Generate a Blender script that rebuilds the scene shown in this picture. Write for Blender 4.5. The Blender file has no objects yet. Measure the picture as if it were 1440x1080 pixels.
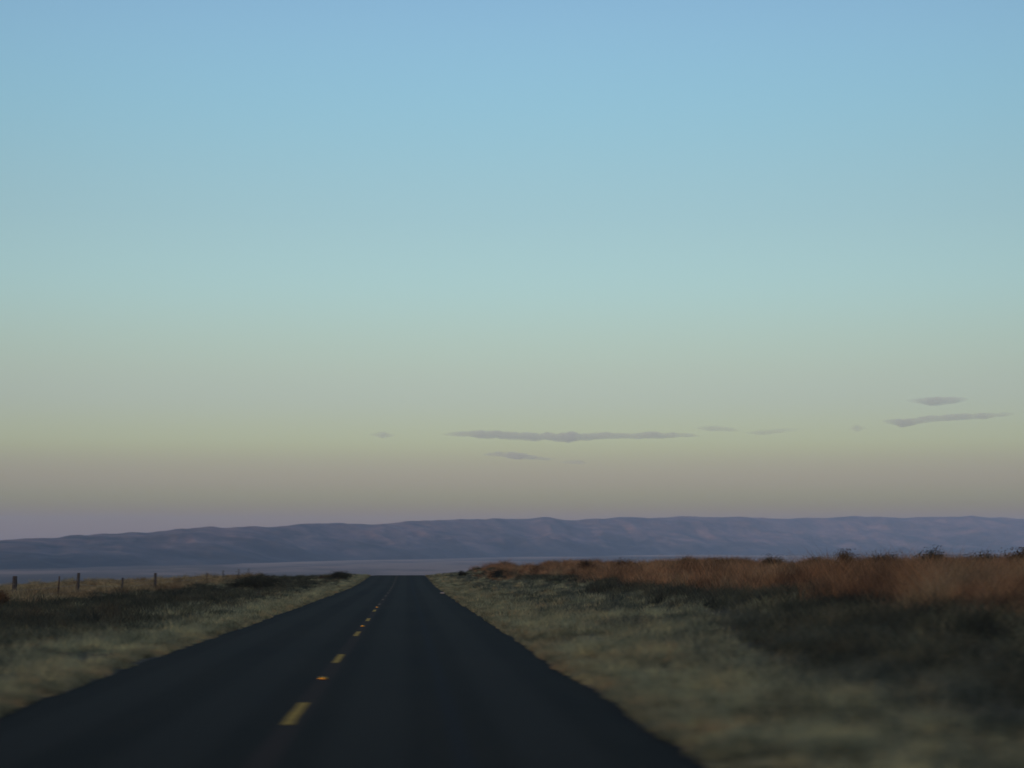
import bpy, math, random
import numpy as np
from mathutils import Vector

random.seed(7)
rng = np.random.default_rng(11)
SC = bpy.context.scene
COL = SC.collection
R = math.radians

# ------------------------------------------------------------------ camera
F_PX, EYE = 2650.0, 1.53            # focal length in pixels of a 1440 px wide picture, eye height
HROW, VCOL = 768.0, 572.0           # row of the true horizon, column of the road direction
cam_d = bpy.data.cameras.new("camera")
cam = bpy.data.objects.new("camera", cam_d)
COL.objects.link(cam)
SC.camera = cam
cam_d.sensor_width = 36.0
cam_d.lens = 36.0 * F_PX / 1440.0
cam_d.clip_start = 0.1
cam_d.clip_end = 200000.0
PITCH = math.atan((HROW - 540) / F_PX)
YAW = math.atan((720 - VCOL) / math.hypot(F_PX, HROW - 540))
cam.location = (0, 0, EYE)
cam.rotation_euler = (R(90) + PITCH, 0, -YAW)
cam_d.dof.use_dof = True
cam_d.dof.focus_distance = 75.0
cam_d.dof.aperture_fstop = 1.7
cam_d.dof.aperture_blades = 0
cam_d.dof.aperture_ratio = 0.24

# ------------------------------------------------------------------ sky, sun, exposure
SUN_EL, SUN_AZ = 3.0, 205.0         # azimuth the sun stands at, clockwise from +Y (the road direction)
world = bpy.data.worlds.new("World")
SC.world = world
world.use_nodes = True
wn, wl = world.node_tree.nodes, world.node_tree.links
wn.clear()


def srgb(c):
    return tuple(((v / 255) / 12.92 if v / 255 <= 0.04045 else ((v / 255 + 0.055) / 1.055) ** 2.4) for v in c)


# clear dusk sky opposite the sun: colour by elevation in degrees (display values, made linear)
SKY = [(-90, (70, 70, 74)), (-3, (90, 90, 98)),
       #CAL
       (0.0, (142.0, 100.9, 30)),
       (0.8, (153.6, 109.2, 30)),
       (1.4, (160.8, 156.0, 95.0)),
       (1.9, (172.3, 158.2, 128.3)),
       (2.6, (177.7, 173.6, 143.7)),
       (3.2, (187.8, 193.5, 151.7)),
       (4.4, (183.2, 194.3, 182.2)),
       (5.7, (185.9, 201.2, 182.2)),
       (7.8, (175.2, 211.9, 211.5)),
       (9.9, (165.5, 200.5, 207.7)),
       (13.2, (148.1, 199.0, 219.4)),
       (16.4, (144.2, 188.3, 220.4)),
       #END
       (22, (118, 165, 208)), (35, (88, 132, 186)), (60, (62, 98, 154)), (90, (52, 82, 138))]
out = wn.new("ShaderNodeOutputWorld")
bg = wn.new("ShaderNodeBackground")
tc = wn.new("ShaderNodeTexCoord")
sep = wn.new("ShaderNodeSeparateXYZ")
wl.new(tc.outputs["Generated"], sep.inputs[0])
asn = wn.new("ShaderNodeMath"); asn.operation = 'ARCSINE'
wl.new(sep.outputs["Z"], asn.inputs[0])


def wramp(lo, hi, stops):
    """elevation (radians) between lo and hi degrees -> colour"""
    mr = wn.new("ShaderNodeMapRange")
    mr.inputs["From Min"].default_value = R(lo); mr.inputs["From Max"].default_value = R(hi)
    wl.new(asn.outputs[0], mr.inputs["Value"])
    cr = wn.new("ShaderNodeValToRGB")
    cr.color_ramp.interpolation = 'B_SPLINE'
    els = cr.color_ramp.elements
    while len(els) < len(stops):
        els.new(0.5)
    for e, (d, c) in zip(els, stops):
        e.position = (d - lo) / (hi - lo)
    for e, (d, c) in zip(els, stops):
        e.color = (*srgb(c), 1)
    wl.new(mr.outputs[0], cr.inputs[0])
    return cr.outputs[0]


low = wramp(-4, 22, [s for s in SKY if -4 < s[0] <= 22])
high = wramp(22, 90, [s for s in SKY if s[0] >= 22])
gt = wn.new("ShaderNodeMath"); gt.operation = 'GREATER_THAN'; gt.inputs[1].default_value = R(22)
wl.new(asn.outputs[0], gt.inputs[0])
mx = wn.new("ShaderNodeMix"); mx.data_type = 'RGBA'
wl.new(gt.outputs[0], mx.inputs[0]); wl.new(low, mx.inputs[6]); wl.new(high, mx.inputs[7])
# the sky glows warm round the sun, behind the camera, and is a little darker away from due north of the view
sd = Vector((math.sin(R(SUN_AZ)) * math.cos(R(SUN_EL)), math.cos(R(SUN_AZ)) * math.cos(R(SUN_EL)), math.sin(R(SUN_EL))))
dot = wn.new("ShaderNodeVectorMath"); dot.operation = 'DOT_PRODUCT'; dot.inputs[1].default_value = sd
wl.new(tc.outputs["Generated"], dot.inputs[0])
glow = wn.new("ShaderNodeMapRange"); glow.inputs["From Min"].default_value = 0.2; glow.inputs["From Max"].default_value = 1.0
glow.inputs["To Max"].default_value = 1.0; glow.interpolation_type = 'SMOOTHSTEP'
wl.new(dot.outputs["Value"], glow.inputs["Value"])
mx2 = wn.new("ShaderNodeMix"); mx2.data_type = 'RGBA'; mx2.blend_type = 'ADD'
mx2.inputs[7].default_value = (1.1, 0.62, 0.3, 1)
wl.new(glow.outputs[0], mx2.inputs[0]); wl.new(mx.outputs[2], mx2.inputs[6])
cd = Vector((math.sin(YAW + R(1.0)), math.cos(YAW + R(1.0)), 0.14)).normalized()
dot2 = wn.new("ShaderNodeVectorMath"); dot2.operation = 'DOT_PRODUCT'; dot2.inputs[1].default_value = cd
wl.new(tc.outputs["Generated"], dot2.inputs[0])
vig = wn.new("ShaderNodeMapRange")
vig.inputs["From Min"].default_value = math.cos(R(19)); vig.inputs["From Max"].default_value = 1.0
vig.inputs["To Min"].default_value = 0.86; vig.inputs["To Max"].default_value = 1.0
wl.new(dot2.outputs["Value"], vig.inputs["Value"])
mul = wn.new("ShaderNodeVectorMath"); mul.operation = 'SCALE'
wl.new(mx2.outputs[2], mul.inputs[0]); wl.new(vig.outputs[0], mul.inputs["Scale"])
wl.new(mul.outputs[0], bg.inputs["Color"])
bg.inputs["Strength"].default_value = 1.0
wl.new(bg.outputs[0], out.inputs[0])

sl = bpy.data.lights.new("sun", 'SUN')
sl.energy = 2.3
sl.angle = R(0.6)
sl.color = (1.0, 0.62, 0.42)
sun = bpy.data.objects.new("sun", sl)
COL.objects.link(sun)
sun.rotation_euler = (-sd).to_track_quat('-Z', 'Y').to_euler()
sun.location = (0, -30, 60)

SC.view_settings.view_transform = 'Standard'
SC.view_settings.look = 'None'
SC.view_settings.exposure = 0.0
SC.view_settings.gamma = 1.0
SC.cycles.use_denoising = True
SC.cycles.max_bounces = 5
SC.cycles.volume_bounces = 1
SC.cycles.transparent_max_bounces = 12

# ------------------------------------------------------------------ helpers


def tag(o, label=None, cat=None, group=None, kind=None):
    if label: o["label"] = label
    if cat: o["category"] = cat
    if group: o["group"] = group
    if kind: o["kind"] = kind
    return o


def mesh_np(name, verts, faces, mat, parent=None, tone=None, smooth=False):
    """verts (n,3), faces (m,k) arrays -> one linked mesh object; tone = one natural colour variation value per vertex"""
    me = bpy.data.meshes.new(name)
    verts = np.asarray(verts, dtype=np.float32); faces = np.asarray(faces, dtype=np.int32)
    n, (m, k) = len(verts), faces.shape
    me.vertices.add(n); me.vertices.foreach_set("co", verts.ravel())
    me.loops.add(m * k); me.loops.foreach_set("vertex_index", faces.ravel())
    me.polygons.add(m)
    me.polygons.foreach_set("loop_start", np.arange(0, m * k, k, dtype=np.int32))
    me.polygons.foreach_set("loop_total", np.full(m, k, dtype=np.int32))
    if smooth:
        me.polygons.foreach_set("use_smooth", np.ones(m, dtype=bool))
    if tone is not None:
        at = me.attributes.new("tone", 'FLOAT', 'POINT')
        at.data.foreach_set("value", np.asarray(tone, dtype=np.float32))
    me.update(calc_edges=True)
    me.validate()
    me.materials.append(mat)
    o = bpy.data.objects.new(name, me)
    COL.objects.link(o)
    if parent: o.parent = parent
    return o


def grid_faces(nu, nv, wrap_v=False):
    i = np.arange(nu - 1)[:, None]; j = np.arange(nv if wrap_v else nv - 1)[None, :]
    jn = (j + 1) % nv
    return np.stack([i * nv + j, (i + 1) * nv + j, (i + 1) * nv + jn, i * nv + jn], -1).reshape(-1, 4)


_T = rng.random((256, 256))


def vnoise(x, y):
    xi = np.floor(x).astype(int); yi = np.floor(y).astype(int)
    fx = x - xi; fy = y - yi
    fx = fx * fx * (3 - 2 * fx); fy = fy * fy * (3 - 2 * fy)
    a = _T[xi & 255, yi & 255]; b = _T[(xi + 1) & 255, yi & 255]
    c = _T[xi & 255, (yi + 1) & 255]; d = _T[(xi + 1) & 255, (yi + 1) & 255]
    return (a * (1 - fx) + b * fx) * (1 - fy) + (c * (1 - fx) + d * fx) * fy


def fbm(x, y, o=4):
    s = 0; a = 0.5; t = 0
    for k in range(o):
        s = s + a * vnoise(x * 2 ** k + 13.7 * k, y * 2 ** k + 5.3 * k); t += a; a *= 0.5
    return s / t


def sstep(a, b, x):
    t = np.clip((x - a) / (b - a), 0, 1)
    return t * t * (3 - 2 * t)


class Mat:
    def __init__(s, name, rough=0.9, spec=0.2):
        s.m = bpy.data.materials.new(name); s.m.use_nodes = True
        s.n, s.l = s.m.node_tree.nodes, s.m.node_tree.links
        s.b = s.n["Principled BSDF"]
        s.b.inputs["Roughness"].default_value = rough
        s.b.inputs["Specular IOR Level"].default_value = spec
        s.tc = s.n.new("ShaderNodeTexCoord")

    def noise(s, scale, detail=4, rough=0.55, stretch=None, dist=0.0):
        t = s.n.new("ShaderNodeTexNoise"); t.inputs["Scale"].default_value = scale
        t.inputs["Detail"].default_value = detail; t.inputs["Roughness"].default_value = rough
        t.inputs["Distortion"].default_value = dist
        if stretch:
            mp = s.n.new("ShaderNodeMapping"); mp.inputs["Scale"].default_value = stretch
            s.l.new(s.tc.outputs["Object"], mp.inputs[0]); s.l.new(mp.outputs[0], t.inputs["Vector"])
        else:
            s.l.new(s.tc.outputs["Object"], t.inputs["Vector"])
        return t.outputs["Fac"]

    def attr(s, name="tone"):
        a = s.n.new("ShaderNodeAttribute"); a.attribute_name = name
        return a.outputs["Fac"]

    def ramp(s, fac, stops, interp='LINEAR'):
        c = s.n.new("ShaderNodeValToRGB"); c.color_ramp.interpolation = interp
        e = c.color_ramp.elements
        while len(e) < len(stops): e.new(0.5)
        for k, (p, col) in zip(e, stops): k.position = p
        for k, (p, col) in zip(e, stops): k.color = (*col, 1) if len(col) == 3 else col
        s.l.new(fac, c.inputs[0])
        return c.outputs[0]

    def mix(s, fac, a, b, mode='MIX'):
        m = s.n.new("ShaderNodeMix"); m.data_type = 'RGBA'; m.blend_type = mode
        for v, i in ((fac, 0), (a, 6), (b, 7)):
            if isinstance(v, (int, float)): m.inputs[i].default_value = v
            elif isinstance(v, tuple): m.inputs[i].default_value = (*v, 1)
            else: s.l.new(v, m.inputs[i])
        return m.outputs[2]

    def band(s, sock, a, b):
        m = s.n.new("ShaderNodeMapRange"); m.interpolation_type = 'SMOOTHSTEP'
        m.inputs["From Min"].default_value = a; m.inputs["From Max"].default_value = b
        s.l.new(sock, m.inputs["Value"])
        return m.outputs[0]

    def math(s, op, a, b=0.0):
        m = s.n.new("ShaderNodeMath"); m.operation = op
        for v, i in ((a, 0), (b, 1)):
            if isinstance(v, (int, float)): m.inputs[i].default_value = v
            else: s.l.new(v, m.inputs[i])
        return m.outputs[0]

    def xyz(s):
        p = s.n.new("ShaderNodeSeparateXYZ"); s.l.new(s.tc.outputs["Object"], p.inputs[0])
        return p.outputs

    def color(s, c):
        if isinstance(c, tuple): s.b.inputs["Base Color"].default_value = (*c, 1)
        else: s.l.new(c, s.b.inputs["Base Color"])
        return s

    def bump(s, h, strength, dist):
        b = s.n.new("ShaderNodeBump"); b.inputs["Strength"].default_value = strength
        b.inputs["Distance"].default_value = dist
        s.l.new(h, b.inputs["Height"]); s.l.new(b.outputs[0], s.b.inputs["Normal"])
        return s


def ray(col, row):
    """slopes (X/Y, Z/Y) of the line of sight through a point of the photograph"""
    u, v = (np.asarray(col, float) - 720) / F_PX, (540 - np.asarray(row, float)) / F_PX
    f = math.cos(PITCH) - v * math.sin(PITCH)
    z = math.sin(PITCH) + v * math.cos(PITCH)
    X_ = u * math.cos(YAW) + f * math.sin(YAW)
    Y_ = f * math.cos(YAW) - u * math.sin(YAW)
    return X_ / Y_, z / Y_


# ------------------------------------------------------------------ lie of the land
XL, XR, XC = -4.40, 2.42, -1.155      # road edges and painted centre line
_ry = np.array([-200, -50, 0, 60, 94, 125, 153, 180, 205, 230, 260, 300, 350, 420, 520, 700, 1000, 1500, 2200, 60000], float)
_rz = np.array([2.0, 0.585, 0, -0.702, -1.10, -1.45, -1.74, -1.90, -1.94, -1.99, -2.45, -3.8, -6.2, -10, -16, -27, -40, -48, -50, -50], float)


def road_z(y):
    y = np.asarray(y, float)
    s = 0
    for d, w in ((-12, .25), (0, .5), (12, .25)):       # smoothed vertical curve
        s = s + w * np.interp(y + d, _ry, _rz)
    return s


def left_edge(y):
    return XL + 0.10 * (vnoise(y * 0.9, y * 0 + 3.1) - 0.5) + 0.12 * (vnoise(y * 0.17, y * 0 + 9.1) - 0.5)


def right_edge(y):
    return XR + 0.10 * (vnoise(y * 0.9, y * 0 + 23.1) - 0.5) + 0.12 * (vnoise(y * 0.17, y * 0 + 19.1) - 0.5)


_sx = np.array([-20000, -3000, -300, -60, -20, -15, -11, -7.5, -4.9, -4.3, 2.2, 2.8, 5, 7, 10, 14, 20, 40, 90, 300, 3000, 20000], float)
_sz = np.array([-14, -14, -8, -1.9, -.25, -.35, -.30, -.12, -.03, -.05, -.05, -.03, .05, .18, .50, .85, 1.08, 1.15, .9, -1, -6, -6], float)


def ground_z(x, y):
    x = np.asarray(x, float); y = np.asarray(y, float)
    fade = 1 - sstep(400, 1500, np.abs(y))
    off = np.interp(x, _sx, _sz)
    dx = np.maximum(np.maximum(XL - 0.3 - x, x - XR - 0.3), 0)
    rough = np.clip(dx / 3, 0, 1) * ((fbm(x * .12 + 50, y * .12 + 50, 4) - .5) * 0.55 + (fbm(x * .9, y * .9, 3) - .5) * .14)
    z = road_z(y) + off * fade + rough * fade
    return z


def axis(lo, a, b, hi, step, growth):
    mid = list(np.arange(a, b + 1e-6, step))
    up, s = [], step
    v = b
    while v < hi:
        s *= growth; v += s; up.append(v)
    dn, s, v = [], step, a
    while v > lo:
        s *= growth; v -= s; dn.append(v)
    return np.array(dn[::-1] + mid + up)


# ground ------------------------------------------------------------
gm = Mat("dry_soil_and_stubble", 0.95, 0.1)
X, Y, Z = gm.xyz()
wob = gm.noise(0.10, 3); wob2 = gm.math('MULTIPLY', gm.math('SUBTRACT', wob, 0.5), 7.0)
Xw = gm.math('ADD', X, wob2)
fine = gm.noise(6, 5, .7); mid = gm.noise(0.9, 4, .6)
verge = gm.ramp(mid, [(.3, (.022, .024, .018)), (.5, (.045, .043, .032)), (.7, (.10, .085, .058))])
dark = gm.ramp(mid, [(.3, (.022, .022, .018)), (.7, (.05, .045, .034))])
russ = gm.ramp(mid, [(.3, (.035, .025, .019)), (.7, (.09, .055, .036))])
ochre = gm.ramp(gm.noise(.25, 4, .6, (1, .25, 1)), [(.3, (.07, .045, .03)), (.5, (.15, .11, .06)), (.7, (.22, .17, .09))])
c = gm.mix(gm.band(Xw, 7.4, 9.2), verge, dark)
c = gm.mix(gm.band(Xw, 9.5, 11.5), c, russ)
c = gm.mix(gm.band(gm.math('MULTIPLY', Xw, -1), 7.6, 9.2), c, dark)
c = gm.mix(gm.band(gm.math('MULTIPLY', Xw, -1), 16.5, 19.0), c, ochre)
far1 = gm.noise(0.0009, 5, .6, (1.0, 0.35, 1), .6)
far2 = gm.noise(0.0045, 4, .6, (1.0, 0.3, 1))
plain = gm.ramp(gm.math('ADD', gm.math('MULTIPLY', far1, .75), gm.math('MULTIPLY', far2, .25)),
                [(.36, (.07, .075, .07)), (.47, (.13, .115, .10)), (.52, (.24, .19, .15)), (.62, (.32, .25, .19))])
c = gm.mix(gm.band(Y, 500, 1800), c, plain)
gm.color(c)
gm.bump(fine, .5, .05)
gx = axis(-16000, -40, 44, 22000, .5, 1.09)
gy = axis(-6500, -10, 320, 24000, 1.0, 1.06)
GX, GY = np.meshgrid(gx, gy, indexing='ij')
GZ = ground_z(GX, GY)
inroad = (GX > XL - .25) & (GX < XR + .25)
GZ = np.where(inroad, road_z(GY) - 0.05, GZ)
ground = mesh_np("ground", np.stack([GX, GY, GZ], -1).reshape(-1, 3), grid_faces(len(gx), len(gy)), gm.m, smooth=True)
tag(ground, kind="structure")

# road ----------------------------------------------------------------
rm = Mat("old_dark_asphalt", 0.9, 0.08)
X, Y, Z = rm.xyz()
agg = rm.noise(32, 5, .85); pat = rm.noise(.35, 5, .65, (1, .25, 1))
base = rm.ramp(pat, [(.3, (.0080, .0062, .0026)), (.7, (.0185, .0145, .0066))])
base = rm.mix(0.75, base, rm.ramp(agg, [(.38, (.2, .2, .2)), (.62, (1.5, 1.5, 1.5))]), 'MULTIPLY')


def strip(x0, w, amt, col):
    global base
    d = rm.math('ABSOLUTE', rm.math('SUBTRACT', X, x0))
    k = rm.math('MULTIPLY', rm.math('SUBTRACT', 1.0, rm.band(d, w * .4, w)), amt)
    base = rm.mix(k, base, col)


for xx in (-3.4, -2.0, -.35, 1.25):
    strip(xx, .5, .45, (.026, .024, .016))          # wheel tracks polished paler
strip(XC + .02, .16, .6, (.036, .022, .014))         # worn tar seam under the centre line
strip(XC + 1.62 - .0, .12, .5, (.012, .012, .013))
rm.color(base)
rm.bump(agg, .5, .01)
ry = np.concatenate([np.arange(-12, 330, .5), np.arange(330, 900, 6)])
us = np.linspace(0, 1, 15)
le, re = left_edge(ry), right_edge(ry)
RX = le[:, None] + (re - le)[:, None] * us[None]
RYY = np.repeat(ry[:, None], 15, 1)
RZ = road_z(RYY) + 0.0
RZ[:, 0] -= .05; RZ[:, -1] -= .05
road = mesh_np("road", np.stack([RX, RYY, RZ], -1).reshape(-1, 3), grid_faces(len(ry), 15)[:, ::-1], rm.m, smooth=True)
tag(road, kind="structure")

pm = Mat("worn_yellow_paint", .8, .08)
wear = pm.noise(28, 5, .75)
pm.color(pm.mix(pm.band(wear, .56, .66), pm.ramp(pm.noise(3, 3), [(.3, (.26, .165, .018)), (.7, (.36, .235, .03))]), (.05, .045, .03)))
pm2 = Mat("worn_dusk_dim_yellow_paint", .8, .08)  # far dashes painted duller for the dimness of dusk, with worn flecks
pm2.color(pm2.mix(pm2.band(pm2.noise(20, 5, .75), .44, .56), (.16, .105, .04), (.03, .026, .02)))
y = 18.8 - 12.19
while y < 330:
    ys = np.linspace(y, y + 3.05, 7)
    jx = XC + random.uniform(-.015, .015)
    v = []
    for yy in ys:
        for s in (-1, 1):
            v.append((jx + s * (.056 + random.uniform(-.004, .004)), yy, float(road_z(yy)) + .006))
    if y + 3 > 0:
        mesh_np("lane_dash", v, grid_faces(7, 2)[:, ::-1], pm.m if y < 75 else pm2.m, road)
    y += 12.19


# ------------------------------------------------------------------ far hills
HX = np.array([-900, 0, 100, 200, 250, 300, 350, 400, 440, 480, 530, 580, 640, 700, 760, 830, 900, 960, 1050, 1110, 1180, 1290, 1370, 1440, 2300], float)
HR = np.array([766, 760, 753.5, 748.5, 744.5, 741, 740.5, 739.5, 738, 735.5, 738, 732.5, 730.5, 729.5, 729, 731, 728.5, 727, 727.5, 729, 727.5, 728, 726.5, 730, 738], float)
BX = np.array([-900, 0, 320, 640, 900, 1250, 2300], float)
BD = np.array([2800, 4000, 5300, 8000, 10500, 14000, 15500], float)
cols = np.linspace(-900, 2300, 1150)
ts = np.concatenate([np.linspace(0, 1, 80), np.linspace(1.02, 1.3, 14)])
A, top = ray(cols, np.interp(cols, HX, HR))
bd = np.interp(cols, BX, BD)
cd_ = bd * 1.18 + 900                                # depth of the crest line
hc = top * cd_ + EYE + (13 * (fbm(A * 68, A * 0 + 4, 4) - .5) + 14 * (fbm(A * 125, A * 0 + 44, 2) - .5)) * np.clip(cd_ / 10000, .5, 1.3)
T_, A_ = np.meshgrid(ts, A, indexing='xy')
Yd = bd[:, None] + (cd_ - bd)[:, None] * T_ + 260 * (fbm(A_ * 30, T_ * 0 + 2, 3) - .5) * (1 - np.clip(T_, 0, 1))
Xd = A_ * Yd
spur = fbm(Xd / 420 + 7, Yd / 900 + 3, 5)
ridge = 1 - np.abs(2 * fbm(Xd / 330 + 31, Yd / 800 + 17, 4) - 1)
ridge = ridge ** 2
tt = np.clip(T_, 0, 1)
prof = 0.30 * sstep(0, .45, tt) + .70 * sstep(.25, 1, tt) ** 1.15
knob = fbm(Xd / 190 + 77, Yd / 420 + 5, 4)
prof = prof + (spur - .5) * .52 * np.sin(np.pi * tt) ** .8 + (ridge - .55) * .26 * np.sin(np.pi * tt) + (knob - .5) * .38 * np.sin(np.pi * tt) ** .6
back = np.clip(T_ - 1, 0, None)
rise = hc + 50
HZ = -50 + rise[:, None] * (np.clip(prof, -.05, 1.0 - .12 * (1 - tt)) - back * .9) - 6 * (1 - sstep(0, .06, tt))
hm = Mat("shade_toned_sage_hillside", .95, .1)
n1 = hm.noise(.0026, 6, .68, (1, .5, 4.0), .6); n2 = hm.noise(.011, 4, .6, (1, .6, 2.5))
hcol = (hm.ramp(hm.math('ADD', hm.math('MULTIPLY', n1, .75), hm.math('MULTIPLY', n2, .25)),
                 [(.38, (.07, .075, .08)), (.46, (.12, .105, .105)), (.54, (.18, .14, .135)), (.62, (.26, .19, .165))]))
low_shade = hm.ramp(n1, [(.4, (.04, .055, .062)), (.6, (.085, .095, .10))])
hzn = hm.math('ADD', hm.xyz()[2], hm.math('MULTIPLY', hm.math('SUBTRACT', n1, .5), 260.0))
hm.color(hm.mix(hm.band(hzn, -25, 75), low_shade, hcol))     # lower slopes coloured darker as if in shade, tan upper slopes as sunlit
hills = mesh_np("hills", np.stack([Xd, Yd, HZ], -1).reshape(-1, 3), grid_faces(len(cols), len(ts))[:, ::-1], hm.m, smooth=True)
tag(hills, kind="structure")

# unseen rise added behind the camera to keep the low sun off the road
bx = np.linspace(-3500, 3500, 140); by = np.linspace(-2600, -900, 50)
BXg, BYg = np.meshgrid(bx, by, indexing='ij')
BZ = -12 + 140 * np.exp(-((BYg + 1700) / 330) ** 2) * (1 - sstep(2300, 3400, np.abs(BXg))) * (.85 + .3 * fbm(BXg / 400, BYg / 400)) + road_z(BYg) * 0
bh = mesh_np("sun_block_hill", np.stack([BXg, BYg, BZ], -1).reshape(-1, 3), grid_faces(140, 50), hm.m, smooth=True)
tag(bh, kind="structure")


# ------------------------------------------------------------------ grass and brush
def veg_mat(name, stops, patch_scale, patch_stops, patch_amt=.6, stretch=None):
    m = Mat(name, .85, .15)
    c1 = m.ramp(m.attr(), stops)
    c2 = m.ramp(m.noise(patch_scale, 4, .6, stretch), patch_stops)
    c = m.mix(patch_amt, c1, c2)
    fine_ = m.ramp(m.noise(2.1, 4, .65, (.6, 1, .3)), [(.40, (.28, .32, .31)), (.5, (.95, .98, .98)), (.60, (1.55, 1.45, 1.2))])
    m.color(m.mix(.8, c, fine_, 'MULTIPLY'))
    # leaves let some light through
    tr = m.n.new("ShaderNodeBsdfTranslucent"); mxs = m.n.new("ShaderNodeMixShader")
    col = m.b.inputs["Base Color"].links[0].from_socket
    m.l.new(col, tr.inputs[0]); mxs.inputs[0].default_value = .3
    o = m.n["Material Output"]
    m.l.new(m.b.outputs[0], mxs.inputs[1]); m.l.new(tr.outputs[0], mxs.inputs[2]); m.l.new(mxs.outputs[0], o.inputs[0])
    return m.m


def blades(px, py, h, w, lean, tone, bend=.5, z=None):
    """arrays of blade roots -> vertices, quads bent once (two quads, tapering to a thin tip)"""
    n = len(px)
    az = rng.random(n) * 2 * np.pi
    la = rng.random(n) * 2 * np.pi
    if z is None:
        z = ground_z(px, py)
    dx, dy = np.cos(az) * w * .5, np.sin(az) * w * .5
    lx, ly = np.cos(la) * lean * h, np.sin(la) * lean * h
    V = np.empty((n, 6, 3), np.float32)
    for k, (f, ww, lf) in enumerate(((0, 1, 0), (.55, .8, .35), (1, .15, 1.0))):
        V[:, 2 * k, 0] = px + lx * lf - dx * ww; V[:, 2 * k + 1, 0] = px + lx * lf + dx * ww
        V[:, 2 * k, 1] = py + ly * lf - dy * ww; V[:, 2 * k + 1, 1] = py + ly * lf + dy * ww
        V[:, 2 * k, 2] = V[:, 2 * k + 1, 2] = z + h * f - (.03 if k == 0 else 0)
    b = np.arange(n)[:, None, None] * 6
    Fq = np.array([[0, 1, 3, 2], [2, 3, 5, 4]])[None]
    return V.reshape(-1, 3), (b + Fq).reshape(-1, 4), np.repeat(tone, 6)


def scatter(n, ylo, yhi, xf, power=1.0):
    """n points, density falling with distance; xf(y) -> (xmin, xmax)"""
    u = rng.random(n)
    y = ylo * (yhi / ylo) ** (u ** power)
    a, b = xf(y)
    return a + (b - a) * rng.random(n), y


def field(name, parts, mat, label_kind="stuff"):
    V, Fc, T = [], [], []
    o = 0
    for v, f, t in parts:
        V.append(v); Fc.append(f + o); T.append(t); o += len(v)
    ob = mesh_np(name, np.concatenate(V), np.concatenate(Fc), mat, tone=np.concatenate(T))
    tag(ob, kind=label_kind)
    return ob


def clumped(nclump, per, ylo, yhi, xf, rad, h0, h1, w0, lean, power=1.0, keep=None, mind=1.0):
    cx, cy = scatter(nclump, ylo, yhi, xf, power)
    if keep is not None:
        k = keep(cx, cy); cx, cy = cx[k], cy[k]
    n = len(cx)
    size = .6 + .8 * rng.random(n)
    ct = rng.random(n)
    r = np.sqrt(rng.random((n, per))) * rad * size[:, None]
    th = rng.random((n, per)) * 2 * np.pi
    x = (cx[:, None] + r * np.cos(th)).ravel(); y = (cy[:, None] + r * np.sin(th)).ravel()
    rr = (r / (rad * size[:, None])).ravel()
    h = (h0 + (h1 - h0) * rng.random(n * per)) * np.repeat(size, per) * (1 - .45 * rr ** 2)
    w = w0 * np.maximum(1, y / 45) * (0.7 + .6 * rng.random(n * per))
    tone = np.clip(np.repeat(ct, per) * .7 + .3 * rng.random(n * per), 0, 1)
    inroad = (x > left_edge(y) + .04) & (x < right_edge(y) - .04)
    ok = ~inroad
    x, y, h, w, tone = x[ok], y[ok], h[ok], w[ok], tone[ok]
    return blades(x, y, h, w, lean, tone)


def bound(y, base, amp, seed):
    return base + amp * (fbm(y * .06 + seed, y * 0 + seed, 3) - .5)


def R_dark(y): return bound(y, 7.7 + np.clip((y - 30) / 40, 0, 1) * 2.4, 4.5, 3)
def R_russ(y): return bound(y, 10.4, 4.0, 8) - 2.6 * sstep(110, 170, y)
def L_dark(y): return -bound(y, 8.0, 2.0, 21)
def L_ochre(y): return -bound(y, 17.5, 2.0, 29)
def xmin(y): return -.27 * y - 3
def xmax(y): return .38 * y + 3


G_STOPS = [(0, (.06, .07, .045)), (.25, (.17, .19, .12)), (.6, (.33, .34, .21)), (.85, (.47, .44, .25)), (1, (.44, .32, .16))]
G_PATCH = [(.34, (.04, .05, .036)), (.43, (.19, .225, .155)), (.51, (.34, .365, .24)), (.59, (.46, .43, .24)), (.68, (.42, .27, .13))]
m_verge = veg_mat("grey_green_verge_grass", G_STOPS, .62, G_PATCH, .6)
m_dark = veg_mat("dark_low_scrub", [(0, (.025, .031, .027)), (.5, (.07, .078, .058)), (.85, (.15, .15, .095)), (1, (.20, .13, .075))], .35,
                 [(.36, (.02, .026, .024)), (.48, (.05, .055, .042)), (.56, (.10, .105, .07)), (.66, (.13, .085, .05))], .55)
m_russ = veg_mat("russet_dry_brush", [(0, (.05, .032, .022)), (.25, (.17, .10, .058)), (.6, (.35, .21, .12)), (1, (.46, .33, .19))], .34,
                 [(.39, (.035, .025, .02)), (.45, (.21, .11, .056)), (.53, (.42, .225, .115)), (.62, (.32, .26, .155))], .6)
m_ochre = veg_mat("ochre_field_grass", [(0, (.10, .07, .04)), (.5, (.30, .24, .13)), (1, (.46, .40, .24))], .12,
                  [(.36, (.07, .05, .035)), (.46, (.24, .15, .085)), (.56, (.40, .33, .19)), (.64, (.30, .27, .16))], .55)

m_straw = veg_mat("straw_edge_grass", [(0, (.07, .075, .045)), (.4, (.25, .25, .14)), (.8, (.42, .38, .21)), (1, (.46, .31, .16))], .8,
                  [(.38, (.07, .08, .055)), (.46, (.19, .20, .135)), (.55, (.30, .28, .17)), (.64, (.40, .24, .12))], .6)


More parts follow.
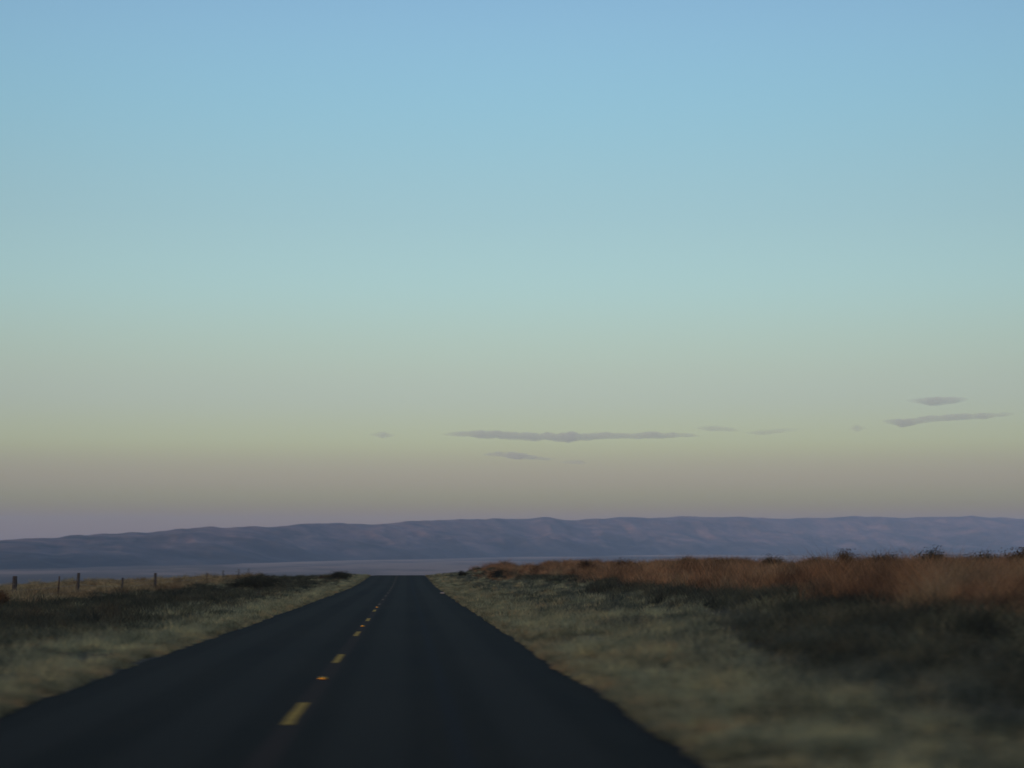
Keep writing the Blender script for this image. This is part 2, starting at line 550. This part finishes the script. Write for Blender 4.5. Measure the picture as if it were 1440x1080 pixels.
def domes(n, per, ylo, yhi, xf, r0, r1, hk, w0, lean, keep=None, power=.85):
    """low rounded cushions of leaves with gaps of bare dark soil between them"""
    cx, cy = scatter(n, ylo, yhi, xf, power)
    if keep is not None:
        k = keep(cx, cy); cx, cy = cx[k], cy[k]
    n = len(cx)
    sz = r0 + (r1 - r0) * rng.random(n) ** 1.6
    th = rng.random((n, per)) * 2 * np.pi; rr = np.sqrt(rng.random((n, per)))
    x = cx[:, None] + rr * sz[:, None] * np.cos(th); y = cy[:, None] + rr * sz[:, None] * np.sin(th)
    h = (1.05 - .85 * rr ** 2) * (.7 + .5 * rng.random((n, per))) * sz[:, None] * hk
    tone = np.clip(rng.random(n)[:, None] * .75 + .25 * rng.random((n, per)), 0, 1)
    x, y, h, tone = x.ravel(), y.ravel(), h.ravel(), tone.ravel()
    ok = (x < left_edge(y) + .05) | (x > right_edge(y) - .05)
    x, y, h, tone = x[ok], y[ok], h[ok], tone[ok]
    w = w0 * np.maximum(1, y / 40) * (.7 + .6 * rng.random(len(x)))
    return blades(x, y, h, w, lean, tone)


vr = lambda y: (right_edge(y) + .4, right_edge(y) + 2.6 + np.clip((y - 20) / 50, 0, 1) * (R_dark(y) - 4.2))
vl = lambda y: (L_dark(y) - 1.0, left_edge(y) - .3)
f_ = lambda a: (lambda x, y: fbm(x * .55 + a, y * .3 + 2, 3) > .40)
pr = domes(5200, 60, 13, 235, vr, .14, .50, .62, .008, .55, f_(11))
pl_ = domes(4200, 60, 18, 235, vl, .14, .50, .62, .008, .55, f_(51))
pc = clumped(2600, 24, 13, 235, vr, .35, .03, .14, .006, .9)
pd = clumped(2200, 24, 18, 235, vl, .35, .03, .14, .006, .9)
field("roadside_grass", [pr, pl_, pc, pd], m_verge)
m_sagegrass = veg_mat("dull_grey_green_growth", [(0, (.025, .032, .026)), (.4, (.085, .10, .078)), (.8, (.17, .185, .135)), (1, (.24, .20, .12))], .5,
                      [(.38, (.022, .028, .024)), (.47, (.09, .11, .088)), (.56, (.17, .19, .145)), (.66, (.24, .21, .12))], .6)
so = domes(3400, 70, 13, 235, lambda y: (right_edge(y) + 2.3 - .8 * (y < 20), R_dark(y) + 1.6), .18, .62, .62, .009, .55, f_(131))
sl3 = domes(1500, 70, 20, 235, lambda y: (L_dark(y) - 1.2, left_edge(y) - 1.6), .18, .55, .62, .009, .55, f_(151))
field("dull_ground_cover", [so, sl3], m_sagegrass)
sr = domes(2600, 46, 13, 235, lambda y: (right_edge(y) - .02, right_edge(y) + .75), .06, .24, .8, .006, .8)
sr2 = domes(1100, 60, 13, 235, lambda y: (right_edge(y) + .6, right_edge(y) + 3.2), .15, .42, .8, .007, .7, f_(90))
sl_ = domes(1900, 46, 18, 235, lambda y: (left_edge(y) - .75, left_edge(y) + .02), .06, .24, .8, .006, .8)
sl2 = domes(800, 60, 18, 235, vl, .15, .42, .8, .007, .7, f_(90))
field("straw_grass", [sr, sr2, sl_, sl2], m_straw)

dr = clumped(4200, 40, 15, 235, lambda y: (R_dark(y) - .8, R_russ(y) + 1.6), .42, .10, .36, .008, .8, keep=lambda x, y: x < xmax(y))
dr2 = clumped(420, 130, 15, 235, lambda y: (R_dark(y) - .6, R_russ(y) + .8), .55, .25, .55, .010, .7, keep=lambda x, y: x < xmax(y))
dl = clumped(5600, 40, 26, 235, lambda y: (L_ochre(y) - .8, L_dark(y) + 1.2), .42, .12, .38, .008, .8, keep=lambda x, y: x > xmin(y))
dl2 = clumped(420, 130, 26, 235, lambda y: (L_ochre(y) - .4, L_dark(y) + .6), .6, .25, .6, .010, .7, keep=lambda x, y: x > xmin(y))
dr3 = domes(2600, 60, 15, 235, lambda y: (R_dark(y) - .5, R_russ(y) + 1.0), .15, .6, .6, .009, .6, keep=lambda x, y: (x < xmax(y)) & (fbm(x * .4 + 5, y * .25 + 8, 3) > .44))
dl3 = domes(1500, 60, 26, 235, lambda y: (L_ochre(y), L_dark(y) + .4), .15, .6, .6, .009, .6, keep=lambda x, y: (x > xmin(y)) & (fbm(x * .4 + 5, y * .25 + 8, 3) > .50))
field("scattered_grass", [dr3, dl3], m_verge)
field("dark_scrub", [dr, dr2, dl, dl2], m_dark)

# russet brush grows in rounded mounds of fine stems with gaps and lower growth between them
mounds = []
nm = 6000
my_ = 30 * (240 / 30) ** (rng.random(nm) ** .8)
ma, mb = R_russ(my_) + .4, xmax(my_)
mx_ = ma + (mb - ma) * rng.random(nm)
pn = fbm(mx_ * .20 + 3, my_ * .13 + 9, 3)
k = pn > .42 + .05 * sstep(90, 170, my_)
mx_, my_, pn = mx_[k], my_[k], pn[k]
nm = len(mx_); per = 150
sz = (.45 + .9 * rng.random(nm) ** 1.5) * (.65 + 2.2 * np.clip(pn - .42, 0, .25))
th = rng.random((nm, per)) * 2 * np.pi; rr = np.sqrt(rng.random((nm, per)))
x = (mx_[:, None] + rr * sz[:, None] * np.cos(th) * .95).ravel(); yv = (my_[:, None] + rr * sz[:, None] * np.sin(th) * .95).ravel()
h = ((1 - .75 * rr ** 2) * (.75 + .35 * rng.random((nm, per))) * (sz[:, None] * .85 + .12)).ravel()
w = .010 * np.maximum(1, yv / 45) * (.7 + .6 * rng.random(nm * per))
tone = np.clip((rng.random(nm)[:, None] * .65 + .35 * rng.random((nm, per))), 0, 1).ravel()
mounds.append(blades(x, yv, h, w, .6, tone))
ru = clumped(7000, 36, 28, 242, lambda y: (R_russ(y) - .2, xmax(y)), .6, .12, .40, .011, .7, power=.8)
field("russet_brush", mounds + [ru], m_russ)

oc = clumped(8500, 30, 60, 245, lambda y: (xmin(y), L_ochre(y)), .5, .12, .40, .012, .7, power=.8)
oc2 = clumped(500, 90, 60, 245, lambda y: (xmin(y), L_ochre(y)), .6, .35, .75, .012, .6, power=.8)
field("field_grass", [oc, oc2], m_ochre)


# ------------------------------------------------------------------ shrubs one can tell apart
wood = Mat("grey_shrub_wood", .9, .1)
wood.color(wood.ramp(wood.noise(20), [(.3, (.04, .032, .025)), (.7, (.09, .075, .06))]))
m_sage = veg_mat("dark_sagebrush_leaf", [(0, (.018, .022, .016)), (1, (.06, .065, .045))], 3, [(.35, (.02, .022, .016)), (.65, (.06, .058, .04))], .5)
m_rust = veg_mat("brown_shrub_leaf", [(0, (.07, .045, .028)), (1, (.17, .11, .06))], 3, [(.35, (.06, .04, .026)), (.65, (.16, .10, .055))], .5)


def shrub(x, y, w, h, mat, label, group, lean=0.0, nleaf=2200):
    root = bpy.data.objects.new("shrub", None)
    COL.objects.link(root)
    z0 = float(ground_z(x, y)) - .04
    root.location = (x, y, z0)
    tag(root, label, "shrub", group)
    # limbs
    V, Fc = [], []
    tips = []
    for k in range(11):
        a = random.uniform(0, 2 * math.pi); s = random.uniform(.25, 1)
        tip = Vector((math.cos(a) * w * .46 * s + lean * h, math.sin(a) * w * .46 * s, h * random.uniform(.5, .92) * (1.1 - .45 * s)))
        mid_ = Vector((tip.x * .4, tip.y * .4, tip.z * .62))
        pts = [Vector((random.uniform(-.06, .06), random.uniform(-.06, .06), -.02)), mid_, tip]
        tips.append(tip); tips.append(mid_ * .5 + tip * .5)
        b = len(V)
        for p, r in zip(pts, (.035, .022, .006)):
            for q in range(5):
                V.append((p.x + r * math.cos(q * 1.2566), p.y + r * math.sin(q * 1.2566), p.z))
        for i in range(2):
            for q in range(5):
                Fc.append((b + i * 5 + q, b + i * 5 + (q + 1) % 5, b + (i + 1) * 5 + (q + 1) % 5, b + (i + 1) * 5 + q))
    mesh_np("trunk", V, Fc, wood.m, root)
    # leaf clusters round the limb ends
    T = np.array([tuple(t) for t in tips])
    c = T[rng.integers(0, len(T), nleaf)]
    d = rng.normal(size=(nleaf, 3)) * np.array([w * .13, w * .13, h * .15])
    p = c + d
    p[:, 2] = np.clip(p[:, 2], .03, h * 1.12)
    s = .035 + .03 * rng.random(nleaf)
    u = rng.normal(size=(nleaf, 3)); u /= np.linalg.norm(u, axis=1)[:, None]
    v = rng.normal(size=(nleaf, 3)); v -= (v * u).sum(1)[:, None] * u; v /= np.linalg.norm(v, axis=1)[:, None]
    LV = np.stack([p - u * s[:, None], p + v * s[:, None] * .35, p + u * s[:, None], p - v * s[:, None] * .35], 1).reshape(-1, 3)
    mesh_np("foliage", LV, np.arange(nleaf * 4).reshape(-1, 4), mat, root, tone=np.repeat(rng.random(nleaf), 4))
    return root


def at(col, Y):
    return float(ray(col, 810)[0]) * Y


shrub(at(362, 148), 148, 3.6, 1.4, m_sage, "broad dark sagebrush beyond the left verge, blackest bush on that side", None, nleaf=5200)
shrub(at(338, 158), 158, 1.7, .75, m_sage, "low dark shrub touching the broad dark sagebrush on its left", None, nleaf=2600)
shrub(at(477, 190), 190, 2.9, .95, m_sage, "dark rounded bush on the crest just left of the road", None, nleaf=3400)
shrub(at(-2, 82), 82, 1.2, .95, m_rust, "brown shrub cut off by the left edge of the picture beside the nearest post", None, nleaf=4200)
shrub(at(462, 199), 199, 1.8, .8, m_rust, "brown bush leaning against the dark rounded one left of the road crest", None, nleaf=2600)
shrub(at(650, 205), 205, 1.3, .8, m_sage, "small dark bush alone on the crest just right of the road", None, nleaf=1800)
shrub(at(703, 176), 176, 2.2, .95, m_sage, "dark bush at the near end of the russet brush bank", None, nleaf=3600)
shrub(at(757, 168), 168, 1.6, 1.15, m_rust, "brown shrub on the russet bank just right of its dark first bush", None, nleaf=2200)
RG = "shrubs standing up along the top of the right bank"
for c_, y_, w_, h_, m_, lab in (
        (1242, 88, 1.6, 1.08, m_sage, "dark shrub with a peaked top on the bank skyline, second tallest there"),
        (1306, 84, 1.4, 1.22, m_sage, "tallest dark shrub standing up from the russet bank skyline"),
        (1434, 80, 1.6, 1.15, m_rust, "brown shrub at the very right edge of the picture on the bank skyline"),
        (1378, 92, 2.2, 1.28, m_sage, "wide low dark shrub between the tallest shrub and the right edge"),
        (1190, 96, 1.3, 1.3, m_rust, "brown shrub just left of the peaked dark one on the bank skyline"),
        (1146, 110, 1.7, 1.10, m_rust, "brown shrub on the bank skyline, fifth of the row from the right edge"),
        (1018, 130, 2.4, 1.25, m_sage, "widest low green bush on the middle of the right bank skyline"),
        (1090, 120, 1.5, 1.25, m_sage, "green shrub just right of the widest low bush on the bank skyline"),
        (968, 140, 1.8, 1.2, m_sage, "green shrub just left of the widest low bush on the bank skyline"),
        (880, 150, 2.0, 1.2, m_rust, "brown mounded shrub on the bank skyline under the long cloud's right end"),
        (826, 158, 1.6, 1.15, m_rust, "narrow brown shrub on the bank skyline under the long cloud's middle")):
    shrub(at(c_, y_), y_, w_, h_, m_, lab, RG, nleaf=3600)

rk = Mat("pale_stone", .9, .2); rk.color(rk.ramp(rk.noise(8), [(.3, (.28, .25, .22)), (.7, (.42, .38, .33))]))
V = []
for i in range(7):
    for j in range(10):
        a, b = math.pi * i / 6, 2 * math.pi * j / 10
        q = 1 + .25 * (random.random() - .5)
        V.append((.15 * q * math.sin(a) * math.cos(b), .10 * q * math.sin(a) * math.sin(b), .04 + .05 * q * math.cos(a)))
st = mesh_np("stone", V, grid_faces(7, 10, True)[:, ::-1], rk.m)
st.location = (at(613, 115), 115, float(road_z(115)) - .01)
st.location.x = XR - .25
tag(st, "pale stone lying on the right edge of the far road", "stone")

# ------------------------------------------------------------------ fence
pw = Mat("weathered_fence_wood", .9, .1)
pw.color(pw.ramp(pw.noise(14, 4, .6, (1, 1, .15)), [(.3, (.035, .033, .032)), (.7, (.10, .095, .09))]))
ms = Mat("rusty_steel_post", .7, .3); ms.b.inputs["Metallic"].default_value = .5
ms.color(ms.ramp(ms.noise(18), [(.3, (.05, .035, .028)), (.7, (.11, .075, .055))]))
mw = Mat("dull_galvanised_wire", .5, .4); mw.b.inputs["Metallic"].default_value = .8
mw.color((.12, .12, .12))
fence = bpy.data.objects.new("wire_fence", None)
COL.objects.link(fence)
FX = -19.6
fence.location = (FX, 105, float(ground_z(FX, 105)))
tag(fence, "wire fence on weathered posts between the dark scrub and the ochre field", "fence")


def fpost(yy, h, r, mat, lx, ly, name="post"):
    z0 = float(ground_z(FX, yy)) - .15
    V, Fc = [], []
    n = 8
    lev = [0, .25, .5, .75, .97, 1.0]
    for k, f in enumerate(lev):
        rr = r * (1.08 - .16 * f) * (.8 if k == 5 else 1)
        for q in range(n):
            a = 2 * math.pi * q / n
            j = 1 + .12 * math.sin(q * 2.3 + k)
            V.append((FX + lx * f * h + rr * j * math.cos(a), yy + ly * f * h + rr * j * math.sin(a), z0 + f * (h + .15)))
    for k in range(len(lev) - 1):
        for q in range(n):
            Fc.append((k * n + q, k * n + (q + 1) % n, (k + 1) * n + (q + 1) % n, (k + 1) * n + q))
    b = (len(lev) - 1) * n
    Fc += [(b, b + 1, b + 2, b + 3), (b, b + 3, b + 4, b + 7), (b + 4, b + 5, b + 6, b + 7)]
    V = np.array(V) - np.array(fence.location)
    return mesh_np(name, V, Fc, mat, fence)


posts = [(62, 1.2, .06, 0), (76, 1.2, .05, 1)]
for c_, h_, r_, st_ in ((19, 1.38, .13, 0), (81, 1.25, .045, 1), (108, 1.36, .095, 0), (171, 1.28, .075, 0), (217, 1.44, .115, 0),
                        (290, 1.15, .05, 1), (313, 1.12, .06, 0), (335, 1.15, .06, 0)):
    posts.append((FX / float(ray(c_, 825)[0]), h_, r_, st_))
posts.append((236, 1.1, .06, 0))
for yy, h, r, st in posts:
    fpost(yy, h, r, ms.m if st else pw.m, random.uniform(.02, .09), random.uniform(-.03, .03))
for hh in (.35, .68, .98):
    V, Fc = [], []
    pts = []
    for (y0, h0, *_), (y1, h1, *_) in zip(posts[:-1], posts[1:]):
        z0, z1 = float(ground_z(FX, y0)) + hh, float(ground_z(FX, y1)) + hh
        for k in range(6):
            f = k / 6
            pts.append((FX + .09, y0 + (y1 - y0) * f, z0 + (z1 - z0) * f - .05 * math.sin(math.pi * f)))
    pts.append((FX + .09, posts[-1][0], z1))
    for p in pts:
        for q in range(4):
            V.append((p[0] + .005 * math.cos(q * 1.5708), p[1], p[2] + .005 * math.sin(q * 1.5708)))
    mesh_np("wire", np.array(V) - np.array(fence.location), grid_faces(len(pts), 4, True), mw.m, fence)

# ------------------------------------------------------------------ raised reflectors on the centre line
mo = Mat("amber_reflector_lens", .12, .9); mo.b.inputs["Metallic"].default_value = 1.0
mo.color((1.0, .42, .05))
mh = Mat("reflector_housing", .6, .3); mh.color((.50, .20, .03))


def reflector(yy, label):
    z0 = float(road_z(yy)) + .002
    root = bpy.data.objects.new("road_reflector", None)
    COL.objects.link(root); root.location = (XC, yy, z0)
    tag(root, label, "reflector", "amber reflectors along the centre line")
    w, d, h = .055, .055, .034
    V = [(-w, -d, 0), (w, -d, 0), (w, d, 0), (-w, d, 0), (-w * .8, -d * .35, h), (w * .8, -d * .35, h), (w * .8, d * .35, h), (-w * .8, d * .35, h)]
    mesh_np("housing", V, [(3, 2, 1, 0), (4, 5, 6, 7), (0, 1, 5, 4), (1, 2, 6, 5), (2, 3, 7, 6), (3, 0, 4, 7)], mh.m, root)
    for s in (-1, 1):
        V = []
        for off in (0.0, .004):
            for (x_, f) in ((-.92, .12), (.92, .12), (.82, .9), (-.82, .9)):
                V.append((x_ * w, s * (d * (1 - .65 * f) + off), h * f + .001 + off * .8))
        mesh_np("lens", V, [(4, 5, 6, 7), (3, 2, 1, 0), (0, 1, 5, 4), (1, 2, 6, 5), (2, 3, 7, 6), (3, 0, 4, 7)], mo.m, root)


reflector(26.5, "amber raised reflector on the road between the two nearest yellow dashes")
reflector(50.4, "amber raised reflector on the road between the third and fourth yellow dashes")
reflector(74.8, "farthest amber raised reflector, a faint speck on the centre line")


# ------------------------------------------------------------------ clouds, beyond the hazy air
def cloud_mat(name, dens, col):
    m = bpy.data.materials.new(name); m.use_nodes = True
    n, l = m.node_tree.nodes, m.node_tree.links
    n.clear()
    o = n.new("ShaderNodeOutputMaterial"); v = n.new("ShaderNodeVolumePrincipled")
    v.inputs["Color"].default_value = (*col, 1); v.inputs["Density"].default_value = dens
    v.inputs["Anisotropy"].default_value = 0.0
    l.new(v.outputs[0], o.inputs["Volume"])
    return m


mc = cloud_mat("grey_cloud_vapour", 6.5e-4, (.70, .80, .80))
mt = cloud_mat("thin_cloud_vapour", 5.5e-4, (.70, .80, .80))


def cloud(pts, mat, label, depth=1100, dist=46000, seed=0):
    """pts: (column, row, half thickness in px) along the streak; the mass lies flat and its edges are ragged"""
    P = np.array(pts, float)
    nu, nv = 150, 20
    u = np.linspace(0, 1, nu)
    s = (P[:, 0] - P[0, 0]) / (P[-1, 0] - P[0, 0])
    c_, r_, h_ = (np.interp(u, s, P[:, k]) for k in range(3))
    ca, ct = ray(c_, r_)
    k = dist / F_PX
    length = P[-1, 0] - P[0, 0]
    f = length / 26.0
    o_ = u * 0
    up = .1 + 1.6 * fbm(u * f * 2.2 + seed * 9.1, o_ + seed * 1.7, 4)
    dn = .1 + 1.6 * fbm(u * f * 2.2 + seed * 5.3 + 60, o_ + seed * 2.9, 4)
    wv = 1.6 * (fbm(u * f * .6 + seed + 40, o_ + seed + 3.0, 3) - .5)
    V = []
    for i in range(nu):
        hh = max(h_[i], .02) * k
        dd = max(depth * (h_[i] / max(P[:, 2])) ** .6 * (.7 + .6 * float(up[i])), 4)
        for j in range(nv):
            a = 2 * math.pi * j / nv
            y_ = dd * math.cos(a)
            sa = math.sin(a)
            sa = math.copysign(abs(sa) ** 2.2, sa)        # thin at the rim so the edge fades
            g = dist + y_
            V.append((ca[i] * g, g, ct[i] * dist + wv[i] * k + .72 * hh * sa * (up[i] if sa > 0 else dn[i]) + EYE))
    V = np.array(V)
    o = V.mean(0)
    ob = mesh_np("cloud", V - o, grid_faces(nu, nv, True)[:, ::-1], mat, smooth=True)
    ob.location = o
    return tag(ob, label, "cloud", "thin grey clouds low over the hills")


cloud([(618, 611, 0), (660, 610, 6), (720, 612, 8), (790, 614.5, 9), (850, 613.5, 6.5), (920, 612.5, 5.5), (960, 612, 4), (990, 613, 0)], mc,
      "longest grey streak of cloud, low over the middle of the hills", seed=1)
cloud([(676, 640, 0), (705, 639, 4.5), (735, 642, 4.5), (765, 645, 2), (790, 646, 0)], mt, "small faint cloud under the longest cloud streak", seed=2)
cloud([(785, 650, 0), (808, 650, 2), (832, 651, 0)], mt, "faintest thin wisp low beside the small cloud under the long streak", seed=3)
cloud([(518, 611, 0), (538, 611.5, 3.2), (557, 612, 0)], mt, "tiny lone wisp of cloud left of the longest streak", seed=4)
cloud([(972, 602, 0), (1000, 602, 3.2), (1030, 604, 1.5), (1046, 605, 0)], mt, "short thin wisp touching the right tip of the longest cloud", seed=5)
cloud([(1046, 609, 0), (1075, 608, 2.8), (1100, 605, 1.6), (1134, 603, 0)], mt, "slim wisp of cloud rising toward the right, midway between the larger clouds", seed=6)
cloud([(1190, 603, 0), (1205, 602.5, 2), (1222, 602, 0)], mt, "tiny faint wisp just left of the right slanting cloud", seed=7)
cloud([(1236, 592, 0), (1270, 595, 6.5), (1310, 589, 5), (1350, 586, 4.5), (1395, 584, 4), (1432, 582, 0)], mc, "slanting grey cloud at the right, the lower of the pair", seed=8)
cloud([(1272, 563, 0), (1310, 564.5, 6.5), (1340, 563, 4.5), (1364, 562, 0)], mc, "short grey cloud at the right, the upper of the pair", seed=9)

# ------------------------------------------------------------------ haze over the valley
hz = bpy.data.materials.new("evening_haze"); hz.use_nodes = True
n, l = hz.node_tree.nodes, hz.node_tree.links
n.clear()
o = n.new("ShaderNodeOutputMaterial"); v = n.new("ShaderNodeVolumePrincipled")
v.inputs["Color"].default_value = (.50, .72, .99, 1)
v.inputs["Density"].default_value = 4.6e-5
l.new(v.outputs[0], o.inputs["Volume"])
x0, x1, y0, y1, z0, z1 = -17500, 24000, -7500, 26500, -75, 400
V = [(x, y, z) for z in (z0, z1) for x, y in ((x0, y0), (x1, y0), (x1, y1), (x0, y1))]
hb = mesh_np("haze", V, [(3, 2, 1, 0), (4, 5, 6, 7), (0, 1, 5, 4), (1, 2, 6, 5), (2, 3, 7, 6), (3, 0, 4, 7)], hz)
tag(hb, kind="stuff")
print("ground z range", GZ.min(), GZ.max(), "hills", HZ.min(), HZ.max(), "rise", BZ.max(), "extent", gx[0], gx[-1], gy[0], gy[-1], Xd.min(), Xd.max(), Yd.max())
